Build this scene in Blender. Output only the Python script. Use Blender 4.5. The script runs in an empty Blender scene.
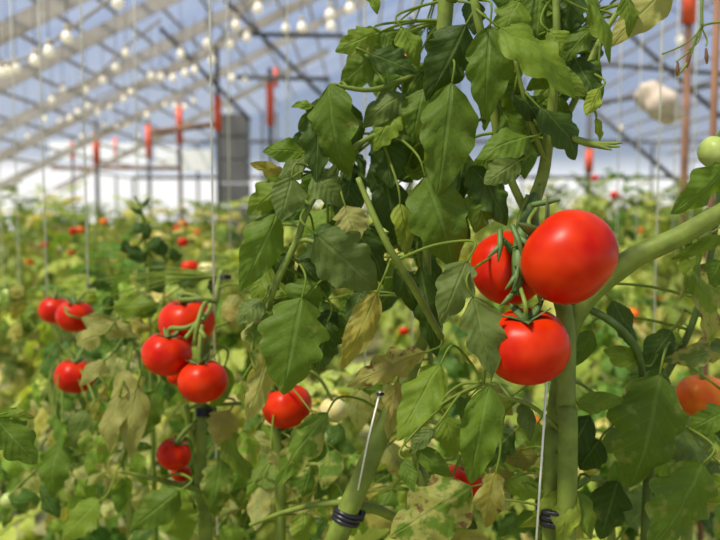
import bpy, math, random
import numpy as np
from mathutils import Vector, Matrix, noise
S = bpy.context.scene
C = S.collection
PI = math.pi
# ---------------------------------------------------------------- camera, sky, sun, exposure
F = 772.0                      # focal length in pixels of a 720 px wide frame
CAMZ = 1.35
PITCH = math.atan(55 / F)
cd = bpy.data.cameras.new('camera'); cam = bpy.data.objects.new('camera', cd); C.objects.link(cam)
cam.location = (0, 0, CAMZ); cam.rotation_euler = (PI / 2 - PITCH, 0, 0)
cd.sensor_width = 36; cd.lens = 36 * F / 720; cd.clip_start = .05; cd.clip_end = 300
cd.dof.use_dof = True; cd.dof.focus_distance = .72; cd.dof.aperture_fstop = 5.6
S.camera = cam
w = bpy.data.worlds.new('sky'); S.world = w; w.use_nodes = True
nt = w.node_tree; nt.nodes.clear()
tc = nt.nodes.new('ShaderNodeTexCoord'); sp = nt.nodes.new('ShaderNodeSeparateXYZ')
cr = nt.nodes.new('ShaderNodeValToRGB'); bg = nt.nodes.new('ShaderNodeBackground'); wo = nt.nodes.new('ShaderNodeOutputWorld')
nt.links.new(tc.outputs['Generated'], sp.inputs[0]); nt.links.new(sp.outputs['Z'], cr.inputs[0])
nt.links.new(cr.outputs[0], bg.inputs[0]); nt.links.new(bg.outputs[0], wo.inputs[0])
e = cr.color_ramp.elements
e[0].position = 0; e[0].color = (1.1, 1.1, 1.07, 1)
e[1].position = 1; e[1].color = (.46, .52, .66, 1)
k = e.new(.05); k.color = (1.1, 1.1, 1.1, 1)
k = e.new(.075); k.color = (.42, .48, .58, 1)
k = e.new(.3); k.color = (.26, .37, .62, 1)
bg.inputs[1].default_value = .95
sd = bpy.data.lights.new('sun', 'SUN'); sun = bpy.data.objects.new('sun', sd); C.objects.link(sun)
sd.energy = 7.5; sd.angle = math.radians(8); sd.color = (1, .91, .74)
sun.rotation_euler = Vector((-.42, -.30, .80)).to_track_quat('Z', 'Y').to_euler()
S.view_settings.view_transform = 'Standard'; S.view_settings.look = 'None'; S.view_settings.gamma = 1
S.view_settings.exposure = 0.0
try: S.view_settings.use_curve_mapping = False
except Exception: pass
S.cycles.transparent_max_bounces = 16

# ---------------------------------------------------------------- helpers
CP, SP = math.cos(PITCH), math.sin(PITCH)
FW, UP, RT = Vector((0, CP, -SP)), Vector((0, SP, CP)), Vector((1, 0, 0))
def at(px, py, d):
    """the place that stands d metres deep along the view at that pixel of the photograph"""
    return Vector((0, 0, CAMZ)) + FW * d + RT * ((px - 360) / F * d) - UP * ((py - 270) / F * d)
def cdir(r, u, t):             # direction: right, up, towards the viewer
    return (RT * r + UP * u - FW * t).normalized()

def tag(o, label=None, cat=None, group=None, kind=None):
    if label: o['label'] = label
    if cat: o['category'] = cat
    if group: o['group'] = group
    if kind: o['kind'] = kind
    return o
def empty(name, loc):
    o = bpy.data.objects.new(name, None); C.objects.link(o); o.location = loc; o.empty_display_size = .05
    return o

class MB:
    def __init__(s): s.v = []; s.f = []; s.uv = []; s.c = []; s.n = 0
    def add(s, v, f, uv=None, c=None):
        v = np.asarray(v, float).reshape(-1, 3); k = len(v)
        s.v.append(v); s.f += [tuple(i + s.n for i in q) for q in f]
        s.uv.append(np.zeros((k, 2)) if uv is None else np.asarray(uv, float))
        s.c.append(np.tile((1, 1, 1, 0) if c is None else c, (k, 1)) if c is None or np.ndim(c) == 1 else np.asarray(c))
        s.n += k
    def box(s, a, b):
        a = np.minimum(a, b) if False else a
        x0, y0, z0 = a; x1, y1, z1 = b
        s.add([(x0,y0,z0),(x1,y0,z0),(x1,y1,z0),(x0,y1,z0),(x0,y0,z1),(x1,y0,z1),(x1,y1,z1),(x0,y1,z1)],
              [(0,3,2,1),(4,5,6,7),(0,1,5,4),(1,2,6,5),(2,3,7,6),(3,0,4,7)])
    def tube(s, pts, rad, n=8, c=None, step=4):
        pts = [Vector(p) for p in pts]
        if np.ndim(rad) == 0: rad = [rad] * len(pts)
        if len(pts) > 2 and step > 1:
            P, R = [], []
            for i in range(len(pts) - 1):
                p0, p1, p2, p3 = pts[max(i-1,0)], pts[i], pts[i+1], pts[min(i+2,len(pts)-1)]
                for q in range(step):
                    t = q / step
                    P.append(.5 * ((2*p1) + (p2-p0)*t + (2*p0-5*p1+4*p2-p3)*t*t + (3*p1-p0-3*p2+p3)*t**3))
                    R.append(rad[i] + (rad[i+1]-rad[i]) * t)
            P.append(pts[-1]); R.append(rad[-1])
        else: P, R = pts, list(rad)
        V = []; m = len(P); a = None
        for i in range(m):
            d = (P[min(i+1,m-1)] - P[max(i-1,0)]).normalized()
            if a is None: a = d.orthogonal().normalized()
            a = (a - d * a.dot(d)).normalized(); b = d.cross(a)
            for j in range(n):
                th = 2*PI*j/n; V.append(P[i] + (a*math.cos(th) + b*math.sin(th)) * R[i])
        Fc = [(i*n+j, i*n+(j+1)%n, (i+1)*n+(j+1)%n, (i+1)*n+j) for i in range(m-1) for j in range(n)]
        Fc += [tuple(reversed(range(n))), tuple(range((m-1)*n, m*n))]
        s.add([tuple(v) for v in V], Fc, c=c)
    def build(s, name, mat, parent=None, smooth=True, org=None):
        me = bpy.data.meshes.new(name)
        V = np.concatenate(s.v)
        if org is not None: V = V - np.array(org)
        me.from_pydata(V.tolist(), [], s.f)
        lv = np.empty(len(me.loops), int); me.loops.foreach_get('vertex_index', lv)
        ul = me.uv_layers.new(name='UVMap'); ul.data.foreach_set('uv', np.concatenate(s.uv)[lv].ravel())
        ca = me.color_attributes.new('tint', 'FLOAT_COLOR', 'POINT'); ca.data.foreach_set('color', np.concatenate(s.c).ravel())
        me.polygons.foreach_set('use_smooth', [smooth] * len(me.polygons))
        me.materials.append(mat); me.update()
        o = bpy.data.objects.new(name, me); C.objects.link(o)
        if parent is not None:
            o.parent = parent
            if org is None: o.matrix_parent_inverse = Matrix.Translation(-parent.location)
        elif org is not None: o.location = org
        return o

def copy_tree(o, parent=None):
    c = o.copy(); C.objects.link(c)
    if parent: c.parent = parent
    for ch in list(o.children): copy_tree(ch, c)
    return c

# ---------------------------------------------------------------- materials
def mat(name):
    m = bpy.data.materials.new(name); m.use_nodes = True; t = m.node_tree; t.nodes.clear()
    return m, t, t.nodes.new('ShaderNodeOutputMaterial')
def simple(name, col, rough=.5, metal=0, bump=0, var=.15, scale=30, emit=0, spec=.5):
    m, t, o = mat(name); N = t.nodes; L = t.links
    p = N.new('ShaderNodeBsdfPrincipled'); L.new(p.outputs[0], o.inputs[0])
    p.inputs['Roughness'].default_value = rough; p.inputs['Metallic'].default_value = metal
    p.inputs['Specular IOR Level'].default_value = spec
    g = N.new('ShaderNodeTexCoord'); n = N.new('ShaderNodeTexNoise'); n.inputs['Scale'].default_value = scale
    n.inputs['Detail'].default_value = 5
    L.new(g.outputs['Object'], n.inputs[0]); r = N.new('ShaderNodeValToRGB'); L.new(n.outputs[0], r.inputs[0])
    r.color_ramp.elements[0].position = .3; r.color_ramp.elements[1].position = .7
    r.color_ramp.elements[0].color = tuple(c*(1-var) for c in col) + (1,)
    r.color_ramp.elements[1].color = tuple(min(1,c*(1+var)) for c in col) + (1,)
    L.new(r.outputs[0], p.inputs['Base Color'])
    if bump:
        b = N.new('ShaderNodeBump'); b.inputs['Strength'].default_value = bump; b.inputs['Distance'].default_value = .002
        L.new(n.outputs[0], b.inputs['Height']); L.new(b.outputs[0], p.inputs['Normal'])
    if emit:
        p.inputs['Emission Color'].default_value = tuple(col) + (1,); p.inputs['Emission Strength'].default_value = emit
    return m

def leaf_material():
    m, t, o = mat('tomato_leaf'); N = t.nodes; L = t.links
    def M(op, a, b=None, c=None):
        n = N.new('ShaderNodeMath'); n.operation = op
        for i, x in enumerate((a, b, c)):
            if x is None: continue
            if isinstance(x, (int, float)): n.inputs[i].default_value = x
            else: L.new(x, n.inputs[i])
        return n.outputs[0]
    def mix(f, a, b, typ='MIX'):
        n = N.new('ShaderNodeMix'); n.data_type = 'RGBA'; n.blend_type = typ
        for i, x in ((0, f), (6, a), (7, b)):
            if isinstance(x, (int, float)): n.inputs[i].default_value = x
            elif isinstance(x, tuple): n.inputs[i].default_value = x + (1,)
            else: L.new(x, n.inputs[i])
        return n.outputs[2]
    def sm(x, lo, hi):
        n = N.new('ShaderNodeMapRange'); n.interpolation_type = 'SMOOTHSTEP'
        L.new(x, n.inputs[0]); n.inputs[1].default_value = lo; n.inputs[2].default_value = hi
        return n.outputs[0]
    at_ = N.new('ShaderNodeAttribute'); at_.attribute_name = 'tint'
    uv = N.new('ShaderNodeUVMap'); s = N.new('ShaderNodeSeparateXYZ'); L.new(uv.outputs[0], s.inputs[0])
    au = M('ABSOLUTE', M('MULTIPLY_ADD', s.outputs[0], 2, -1)); v = s.outputs[1]
    tcn = N.new('ShaderNodeTexCoord')
    def nz(sc, det=3):
        n = N.new('ShaderNodeTexNoise'); n.inputs['Scale'].default_value = sc; n.inputs['Detail'].default_value = det
        L.new(tcn.outputs['Object'], n.inputs[0]); return n.outputs[0]
    n1, n2, n3 = nz(70), nz(260, 2), nz(60, 5)
    mid = M('SUBTRACT', 1, sm(au, .02, .10))
    x = M('FRACT', M('MULTIPLY', M('SUBTRACT', v, M('MULTIPLY', au, .22)), 7.0))
    tri = M('ABSOLUTE', M('SUBTRACT', x, .5))                 # 0 at vein, .5 between
    side = M('SUBTRACT', 1, sm(tri, .02, .11))
    vein = M('MAXIMUM', mid, M('MULTIPLY', side, .55))
    base = mix(n1, at_.outputs['Color'], mix(1.0, at_.outputs['Color'], (1.45, 1.3, .9), 'MULTIPLY'))
    base = mix(M('MULTIPLY', mid, .30), base, (.22, .32, .08))
    base = mix(M('MULTIPLY', side, .11), base, (.22, .32, .08))
    sick = at_.outputs['Alpha']
    patch = M('ADD', M('ADD', n3, M('MULTIPLY', au, .16)), M('MULTIPLY_ADD', sick, .22, -.20))
    y = M('MULTIPLY', sm(patch, .52, .64), M('MINIMUM', 1, M('MULTIPLY', sick, 1.6)))
    base = mix(M('MULTIPLY', y, .8), base, (.34, .33, .09))
    br = M('MULTIPLY', sm(M('ADD', patch, M('MULTIPLY', n2, .12)), .76, .84), sick)
    base = mix(br, base, (.17, .10, .04))
    h = M('ADD', M('MULTIPLY', tri, .5), M('MULTIPLY', n2, .35))
    h = M('SUBTRACT', M('ADD', h, M('MULTIPLY', n1, .9)), M('MULTIPLY', mid, .5))
    bp = N.new('ShaderNodeBump'); bp.inputs['Strength'].default_value = .85; bp.inputs['Distance'].default_value = .0016
    L.new(h, bp.inputs['Height'])
    p = N.new('ShaderNodeBsdfPrincipled'); p.inputs['Roughness'].default_value = .52; p.inputs['Specular IOR Level'].default_value = .17
    L.new(base, p.inputs['Base Color']); L.new(bp.outputs[0], p.inputs['Normal'])
    tr = N.new('ShaderNodeBsdfTranslucent'); L.new(mix(1.0, base, (1.7, 1.6, .6), 'MULTIPLY'), tr.inputs[0])
    L.new(bp.outputs[0], tr.inputs[1])
    ms = N.new('ShaderNodeMixShader'); ms.inputs[0].default_value = .33
    L.new(p.outputs[0], ms.inputs[1]); L.new(tr.outputs[0], ms.inputs[2]); L.new(ms.outputs[0], o.inputs[0])
    return m

def fruit_material(name, c1, c2, rough=.34):
    m, t, o = mat(name); N = t.nodes; L = t.links
    p = N.new('ShaderNodeBsdfPrincipled'); L.new(p.outputs[0], o.inputs[0])
    g = N.new('ShaderNodeTexCoord'); n = N.new('ShaderNodeTexNoise'); n.inputs['Scale'].default_value = 1.4; n.inputs['Detail'].default_value = 2
    L.new(g.outputs['Object'], n.inputs[0]); r = N.new('ShaderNodeValToRGB'); L.new(n.outputs[0], r.inputs[0])
    r.color_ramp.elements[0].position = .35; r.color_ramp.elements[1].position = .68
    r.color_ramp.elements[0].color = c1 + (1,); r.color_ramp.elements[1].color = c2 + (1,)
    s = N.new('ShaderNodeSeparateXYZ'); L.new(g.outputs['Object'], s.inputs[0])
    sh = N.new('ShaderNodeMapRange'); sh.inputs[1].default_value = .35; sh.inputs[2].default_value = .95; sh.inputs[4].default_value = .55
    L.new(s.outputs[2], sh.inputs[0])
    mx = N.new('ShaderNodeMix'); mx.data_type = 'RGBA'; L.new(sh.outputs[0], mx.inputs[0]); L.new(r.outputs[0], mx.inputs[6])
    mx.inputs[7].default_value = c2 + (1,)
    # faint pale freckles of the skin
    n2 = N.new('ShaderNodeTexNoise'); n2.inputs['Scale'].default_value = 40; L.new(g.outputs['Object'], n2.inputs[0])
    f = N.new('ShaderNodeMapRange'); f.inputs[1].default_value = .68; f.inputs[2].default_value = .76; f.inputs[4].default_value = .18
    L.new(n2.outputs[0], f.inputs[0])
    m2 = N.new('ShaderNodeMix'); m2.data_type = 'RGBA'; L.new(f.outputs[0], m2.inputs[0]); L.new(mx.outputs[2], m2.inputs[6])
    m2.inputs[7].default_value = (min(1, c2[0]*1.1), c2[1]*1.8+.02, c2[2]*1.5+.01, 1)
    L.new(m2.outputs[2], p.inputs['Base Color'])
    p.inputs['Roughness'].default_value = rough; p.inputs['Specular IOR Level'].default_value = .16
    p.inputs['Subsurface Weight'].default_value = .08; p.inputs['Subsurface Scale'].default_value = .01
    p.inputs['Subsurface Radius'].default_value = (1, .25, .1)
    return m

def glazing(name, tint, haze, hcol):
    m, t, o = mat(name); N = t.nodes; L = t.links
    a = N.new('ShaderNodeBsdfTransparent'); a.inputs[0].default_value = tint + (1,)
    d = N.new('ShaderNodeBsdfTranslucent'); d.inputs[0].default_value = hcol + (1,)
    d2 = N.new('ShaderNodeBsdfDiffuse'); d2.inputs[0].default_value = hcol + (1,)
    n = N.new('ShaderNodeTexNoise'); g = N.new('ShaderNodeTexCoord'); n.inputs['Scale'].default_value = .8; n.inputs['Detail'].default_value = 6
    L.new(g.outputs['Object'], n.inputs[0])
    r = N.new('ShaderNodeMapRange'); r.inputs[1].default_value = .3; r.inputs[2].default_value = .7
    r.inputs[3].default_value = haze * .6; r.inputs[4].default_value = min(1, haze * 1.4)
    L.new(n.outputs[0], r.inputs[0])
    x = N.new('ShaderNodeMixShader'); x.inputs[0].default_value = .4; L.new(d.outputs[0], x.inputs[1]); L.new(d2.outputs[0], x.inputs[2])
    y = N.new('ShaderNodeMixShader'); L.new(r.outputs[0], y.inputs[0]); L.new(a.outputs[0], y.inputs[1]); L.new(x.outputs[0], y.inputs[2])
    L.new(y.outputs[0], o.inputs[0]); return m

LEAF = leaf_material()
STEM = simple('green_stem', (.16, .215, .03), .55, bump=.4, var=.25, scale=60, spec=.3)
STEMD = simple('dark_green_stem', (.075, .12, .022), .55, bump=.4, var=.25, scale=60, spec=.3)
CALYX = simple('calyx_green', (.09, .16, .03), .55, bump=.4, scale=80)
RED = fruit_material('ripe_tomato', (.47, .007, .001), (.62, .032, .0015))
ORNG = fruit_material('orange_tomato', (.75, .10, .01), (.82, .22, .02))
PALE = fruit_material('pale_tomato', (.62, .55, .22), (.72, .66, .32))
GRN = fruit_material('green_tomato', (.33, .42, .10), (.42, .50, .16))
TWINE = simple('white_twine', (.88, .85, .76), .8, bump=.3)
CLIP = simple('black_plastic', (.012, .012, .016), .35)
STEEL = simple('galvanised_steel', (.34, .29, .23), .6, .1, scale=4)
STEELD = simple('dark_weathered_steel', (.09, .085, .08), .6, .1, scale=4)
RUST = simple('rusty_pipe', (.26, .13, .07), .7, scale=6, var=.4)
REDP = simple('orange_red_paint', (.80, .10, .025), .5)
BULB = simple('warm_white_bulb', (.95, .84, .68), .3, emit=.3)
SOCK = simple('bulb_socket', (.5, .42, .32), .6)
CRATE = simple('dark_grey_plastic', (.13, .13, .13), .6, scale=3)
SOIL = simple('soil', (.24, .24, .09), .95, bump=.5, var=.6, scale=5)
BAG = simple('white_cloth', (.60, .50, .40), .9, bump=.6, var=.35, scale=14)
WHITE = simple('white_panel', (.85, .86, .84), .6, var=.05, scale=2)
DRY = simple('dry_flower', (.16, .07, .03), .8)
ROOFG = glazing('roof_film', (.93, .95, 1), .22, (.55, .60, .70))
WALLG = glazing('wall_film', (.90, .94, 1), .25, (.50, .56, .66))
CLEAR = glazing('clear_pane', (1, 1, 1), .05, (1, 1, 1))
SHADE = glazing('white_screen', (.9, .9, .9), .85, (.50, .47, .43))

# ---------------------------------------------------------------- leaf building
_topo = {}
def topo(nv, nu):
    if (nv, nu) not in _topo:
        k = nu + 1
        _topo[nv, nu] = [(i*k+j, i*k+j+1, (i+1)*k+j+1, (i+1)*k+j) for i in range(nv) for j in range(nu)]
    return _topo[nv, nu]
def leaflet(mb, base, tip, W, nrm, tint, sick=0., lobe=.22, nl=5, nv=12, nu=6, bend=.12, fold=.25, ruff=.08, seed=0.):
    base = np.array(base); tip = np.array(tip); d = tip - base; Ln = np.linalg.norm(d)
    if Ln < 1e-5: return
    d = d / Ln; n = np.array(nrm, float); n = n - d * n.dot(d); n /= max(np.linalg.norm(n), 1e-6); s = np.cross(d, n)
    t = np.linspace(0, 1, nv + 1)[:, None]; u = np.linspace(-1, 1, nu + 1)[None, :]
    prof = np.abs(np.sin(PI * np.clip(t, 0, 1) ** .62)) ** .72
    ph = np.where(u < 0, .13, 0.) + seed * .37
    x_ = np.mod(t * nl + ph, 1.0)
    saw = np.where(x_ < .68, np.sin(x_ / .68 * PI / 2), np.cos((x_ - .68) / .32 * PI / 2))   # rounded lobes that point to the tip
    au = np.abs(u)
    amp = 1 + lobe * (saw - .62) * au ** 3 * (1.15 - .5 * t) * (1 + .35 * np.sin(3 * t + seed * 3 + u))
    hw = W * .5 * prof * amp
    hw = hw * (1 + .10 * np.where(u < 0, math.sin(seed * 3.1), math.cos(seed * 2.3)))
    along = t * Ln + au ** 1.5 * prof * .10 * Ln * (1 - t)
    across = u * hw * math.cos(fold * .8)
    # droop: the blade arches along its length; fold along the midrib; crinkled margin
    z = bend * Ln * np.sin(PI * t) - fold * au * hw * .9
    z = z + ruff * Ln * au ** 2 * np.sin(t * nl * 2 * PI * .8 + seed * 5 + np.where(u < 0, 1.3, 0)) * prof
    z = z + .035 * Ln * np.cos((t - au * .22) * 7 * 2 * PI) * prof * np.minimum(1, au * 3) * .25
    z = z + (.035 * np.sin(8 * t + seed * 2) * np.sin(3.2 * u + seed * 3) + .022 * np.sin(17 * t + seed * 5 + 2 * u) * np.sin(7 * u + seed * 2 + 5 * t)) * Ln * prof
    z = z - (.12 + .12 * math.sin(seed * 7)) * Ln * t ** 3 + .10 * Ln * u * (t - .4) * math.sin(seed * 4.7) * prof
    P = base + d * along[..., None] + s * across[..., None] + n * z[..., None]
    uv = np.stack([np.broadcast_to(u * .5 + .5, hw.shape), np.broadcast_to(t, hw.shape)], -1).reshape(-1, 2)
    mb.add(P.reshape(-1, 3), topo(nv, nu), uv, (tint[0], tint[1], tint[2], sick))

def rv(r, s=1.): return Vector((r.uniform(-s, s), r.uniform(-s, s), r.uniform(-s, s)))
GREENS = [(.060, .155, .022), (.085, .190, .026), (.050, .125, .022), (.105, .215, .034), (.075, .165, .040)]
YGREENS = [(.34, .42, .10), (.43, .46, .15), (.23, .32, .06), (.58, .54, .24), (.30, .39, .12), (.10, .16, .03)]
DIRT = [(.080, .20, .02), (.13, .25, .03), (.055, .13, .018)]

def compound(mb, base, dirv, Ln, r, pal, nlf=3, nv=8, nu=4, sick=0., droop=.5, wide=.5):
    """a tomato leaf: an arching rachis with pairs of lobed leaflets and an end leaflet"""
    d = Vector(dirv).normalized(); g = Vector((0, 0, -1)); pts = [Vector(base)]; st = Ln * .62 / 5
    p = Vector(base); dd = d.copy()
    for i in range(5):
        dd = (dd + g * droop * (i + 1) / 5 * .45).normalized(); p = p + dd * st; pts.append(p.copy())
    tint = r.choice(pal); j = r.uniform(.75, 1.25); tint = tuple(c * j for c in tint)
    pc = (.20, .30, .06, 0)
    mb.tube(pts, [Ln*.012, Ln*.010, Ln*.009, Ln*.008, Ln*.006, Ln*.004], 5, c=pc, step=1)
    side = dd.cross(Vector((0, 0, 1)))
    if side.length < .1: side = d.orthogonal()
    side.normalize(); up = side.cross(dd).normalized()
    if up.z < 0: up = -up
    nn = up + rv(r, .35)
    leaflet(mb, pts[-1], pts[-1] + (dd + g * droop * .6).normalized() * Ln * .40, Ln * wide * .55, nn, tint, sick,
            lobe=.45, nl=3, nv=nv, nu=nu, bend=.1, fold=r.uniform(.1,.6), seed=r.random()*9)
    for q in range(nlf):
        f = 1.6 + q * 3.2 / nlf; i = int(f); b = pts[i].lerp(pts[min(i+1,5)], f - i)
        for sg in (-1, 1):
            l = Ln * r.uniform(.24, .34) * (.8 + .3 * (q > 0))
            dv = (side * sg * .9 + dd * .45 + g * droop * r.uniform(.2, 1.1) + rv(r, .2)).normalized()
            leaflet(mb, b, b + dv * l, l * r.uniform(.5, .68), up + rv(r, .45), tint, sick, lobe=.4, nl=3, nv=nv, nu=nu,
                    bend=r.uniform(0, .2), fold=r.uniform(.1,.6), seed=r.random()*9)

# ---------------------------------------------------------------- greenhouse shell
RX, RZ, SL = 2.0, 7.0, .5          # ridge x, ridge height, roof slope
EXL, EXR, YE, Y0 = -7.0, 11.0, 24.0, -4.0
def roofz(x): return RZ - SL * abs(x - RX)
mb = MB(); mb.box((EXL-1, Y0, -.1), (EXR+1, YE+40, 0)); tag(mb.build('floor', SOIL, smooth=False), kind='structure')
mb = MB()
for a, b in ((EXL, RX), (RX, EXR)):
    mb.add([(a, Y0, roofz(a)+.06), (b, Y0, roofz(b)+.06), (b, YE, roofz(b)+.06), (a, YE, roofz(a)+.06)], [(0,1,2,3)])
tag(mb.build('ceiling', ROOFG, smooth=False), kind='structure')
for nm, x in (('wall_left', EXL), ('wall_right', EXR)):
    mb = MB(); mb.add([(x, Y0, 0), (x, YE, 0), (x, YE, roofz(x)), (x, Y0, roofz(x))], [(0,1,2,3)])
    tag(mb.build(nm, CLEAR, smooth=False), kind='structure')
mb = MB(); mb.add([(EXL, YE, 2.55), (EXR, YE, 2.55), (EXR, YE, roofz(EXR)), (RX, YE, RZ), (EXL, YE, max(2.56, roofz(EXL)))], [(0,1,2,3,4)])
tag(mb.build('wall_back', WALLG, smooth=False), kind='structure')
mb = MB(); mb.add([(EXL, YE, 0), (EXR, YE, 0), (EXR, YE, 2.5), (EXL, YE, 2.5)], [(0,1,2,3)])
tag(mb.build('window_1', CLEAR, smooth=False), kind='structure')
# white screens slung along the left roof slope
for i, y in enumerate((8.3, 9.9, 11.3, 12.9, 14.3, 17.3)):
    mb = MB(); x0, x1 = -6.9, 1.5 - (i % 3) * 1.1; dz = .75 - .1 * (i % 2)
    mb.box((x0, y, roofz(x0) - dz), (x1, y + .5, roofz(x0) - dz + .03)); V = mb.v[-1]; V[V[:,0] > x0 + .01, 2] += SL * (x1 - x0)
    tag(mb.build('roof_screen', SHADE, smooth=False), 'long pale screen strip slung under the left roof slope, blurred at upper left', 'screen', 'pale roof screens')
mb = MB()
for k in range(36):
    x = EXL + k * .5
    mb.tube([(x, Y0, roofz(x) - .02), (x, YE, roofz(x) - .02)], .03, 5)
tag(mb.build('trim_1', STEEL), kind='structure')
mb = MB()
for z in (2.5, 3.6): mb.box((EXL, YE - .06, z - .05), (EXR, YE - .02, z + .05))
for k in range(10): mb.box((EXL + 2*k - .03, YE - .07, 0), (EXL + 2*k + .03, YE - .01, roofz(EXL + 2*k)))
tag(mb.build('trim_2', STEELD, smooth=False), kind='structure')

def beam(mb, a, b, r): mb.tube([a, b], r, 6)
truss0 = None
for k, y in enumerate((6.2, 7.8, 9.4, 11, 12.6, 14.2, 15.8, 17.4, 19, 20.6, 22.2, 23.6)):
    t = empty('roof_truss', (RX, y, roofz(RX)))
    tag(t, 'grey steel roof truss spanning the greenhouse, blurred in the background', 'truss', 'roof trusses')
    if truss0 is None:
        truss0 = t; y_ = y
        for a in (EXL, EXR):
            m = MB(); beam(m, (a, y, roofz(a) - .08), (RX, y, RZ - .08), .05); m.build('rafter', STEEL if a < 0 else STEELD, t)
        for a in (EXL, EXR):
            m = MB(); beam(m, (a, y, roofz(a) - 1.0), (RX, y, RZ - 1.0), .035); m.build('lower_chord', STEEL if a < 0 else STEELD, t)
            q = np.linspace(a, RX, 13)
            for i in range(12):
                m = MB(); beam(m, (q[i], y, roofz(q[i]) - (.08 if i % 2 else 1.0)), (q[i+1], y, roofz(q[i+1]) - (1.0 if i % 2 else .08)), .028); m.build('web_bar', STEELD, t)
        m = MB(); beam(m, (-3.5, y, 3.62), (7.5, y, 3.62), .035); m.build('tie_beam', STEELD, t)
        m = MB(); beam(m, (-1, y, 5.0), (5, y, 5.0), .03); m.build('collar_beam', STEELD, t)
        xs = [-3.5, -2, -.5, 1, 2, 3, 4.5, 6, 7.5]
        for i in range(len(xs) - 1):
            m = MB(); a, b = xs[i], xs[i+1]
            if i % 2: a, b = b, a
            beam(m, (a, y, 3.62), (b, y, roofz(b) - .08), .024); m.build('brace', STEELD, t)
    else:
        for ch in truss0.children:
            c = ch.copy(); C.objects.link(c); c.parent = t
            # children keep the first truss' own offset, so the copy shifts with its empty
posts = [  # px, depth, radius, orange band py0, py1, label
 (181, 15, .035, 108, 144), (219, 10.5, .03, 97, 132), (271, 12, .035, 85, 126), (150, 17, .04, 126, 157), (98, 15, .04, 134, 165),
 (74, 15.5, .025, 143, 160), (117, 21, .03, 138, 164), (277, 17, .03, 70, 88), (683, 6.5, .035, -20, 27), (410, 9, .04, 54, 72), (588,16,.05,150,172)]
for px, d, r_, a, b in posts:
    f = at(px, 215, d); ztop = min(3.6, roofz(f.x) - .25)
    if abs(f.x - RX) < 6: ztop = 3.6
    z1 = at(px, a, d).z; z0 = at(px, b, d).z
    t = empty('support_post', (f.x, f.y, 0)); side = 'left' if px < 400 else 'right'
    tag(t, 'thin dark steel post with an orange-red painted band at x about %d of the photo, %s' % (px, 'left of the big plant' if px < 400 else 'right of the big tomatoes'), 'post')
    t['label'] = {181: 'dark rusty post in front of the white back window with a long orange-red band', 219: 'post with bright orange-red band just left of the dark crate stack',
        271: 'post with orange-red band between the crate stack and the big plant', 150: 'post with short orange-red band, first left of the dark rusty post',
        98: 'post with faint orange-red band over the rusty horizontal pipe', 74: 'leftmost faint orange-banded post at the back wall', 117: 'thin post with faint orange-red band, second left of the rusty post',
        277: 'distant post with a pink-red band low among the trusses beside the big plant', 683: 'post with orange-red band at the top right corner of the greenhouse',
        410: 'post whose orange-red band peeks through the leaves atop the big plant', 588: 'short red-banded post at the back wall right of the big plant'}[px]
    t['group'] = 'posts with orange bands'
    m = MB(); m.tube([(f.x, f.y, 0), (f.x, f.y, ztop)], r_, 8); m.build('pole', RUST if px in (181, 683) else STEELD, t)
    m = MB(); m.tube([(f.x, f.y, z0), (f.x, f.y, z1)], r_ * 1.7, 8); m.build('painted_band', REDP, t)
for x0, y0, x1, y1, lab in ((586, -5, 722, 118, 'dark diagonal steel bar from behind the big plant down past the cloth bundle'), (596, 112, 705, 205, 'dark diagonal steel bar below the cloth bundle at right'),
        (580, 62, 722, 74, 'dark level steel bar above the cloth bundle'), (590, 104, 722, 84, 'dark steel bar crossing behind the cloth bundle'), (225, 0, 345, 118, 'dark diagonal steel bar left of the big plant'),
        (160, 28, 250, 120, 'dark diagonal steel bar ending over the dark crate stack'), (240, 34, 345, 36, 'level grey steel bar carrying bulbs beside the top of the big plant'), (236, 77, 330, 79, 'lower level grey steel bar beside the big plant')):
    m = MB(); m.tube([at(x0, y0, 10.2), at(x1, y1, 10.2)], .03, 6, step=1); tag(m.build('steel_bar', STEELD), lab, 'bar')
# rusty horizontal pipes
for i, (x0, x1, py, d, lab) in enumerate(((52, 182, 168, 19, 'rust-brown horizontal pipe crossing in front of the back windows at left'), (150, 236, 133, 13, 'dark brown sloping pipe running towards the crate stack'))):
    m = MB(); a = at(x0, py, d); b = at(x1, py + (0 if i == 0 else -12), d); m.tube([a, b], .05, 8, step=1)
    tag(m.build('pipe', RUST), lab, 'pipe')
# dark crates / heater at back
m = MB(); p = at(234, 182, 13); 
for k in range(8): m.box((p.x - .25, p.y - .2, .0 + k * .38), (p.x + .25, p.y + .2, .35 + k * .38))
tag(m.build('crate_stack', CRATE, smooth=False), 'tall dark grey stack standing before the back wall left of the big plant', 'stack')
# white panels on the back wall
for i, (x0, x1, y0, y1) in enumerate(((52, 118, 142, 160), (120, 150, 144, 164), (157, 178, 147, 166), (183, 212, 150, 171))):
    a, b = at(x0, y1, YE / CP - .2), at(x1, y0, YE / CP - .2)
    m = MB(); m.box((a.x, YE - .16, a.z), (b.x, YE - .12, b.z))
    tag(m.build('wall_panel', WHITE, smooth=False), 'pale rectangular panel high on the back wall at left', 'panel', 'pale back wall panels')
# brown pole right edge
p = at(714, 100, 1.9); m = MB(); m.tube([(p.x, p.y, 0), (p.x, p.y, 3.2)], .0085, 8)
tag(m.build('metal_pole', RUST), 'thin brown metal pole at the right edge of the view', 'pole')
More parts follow.
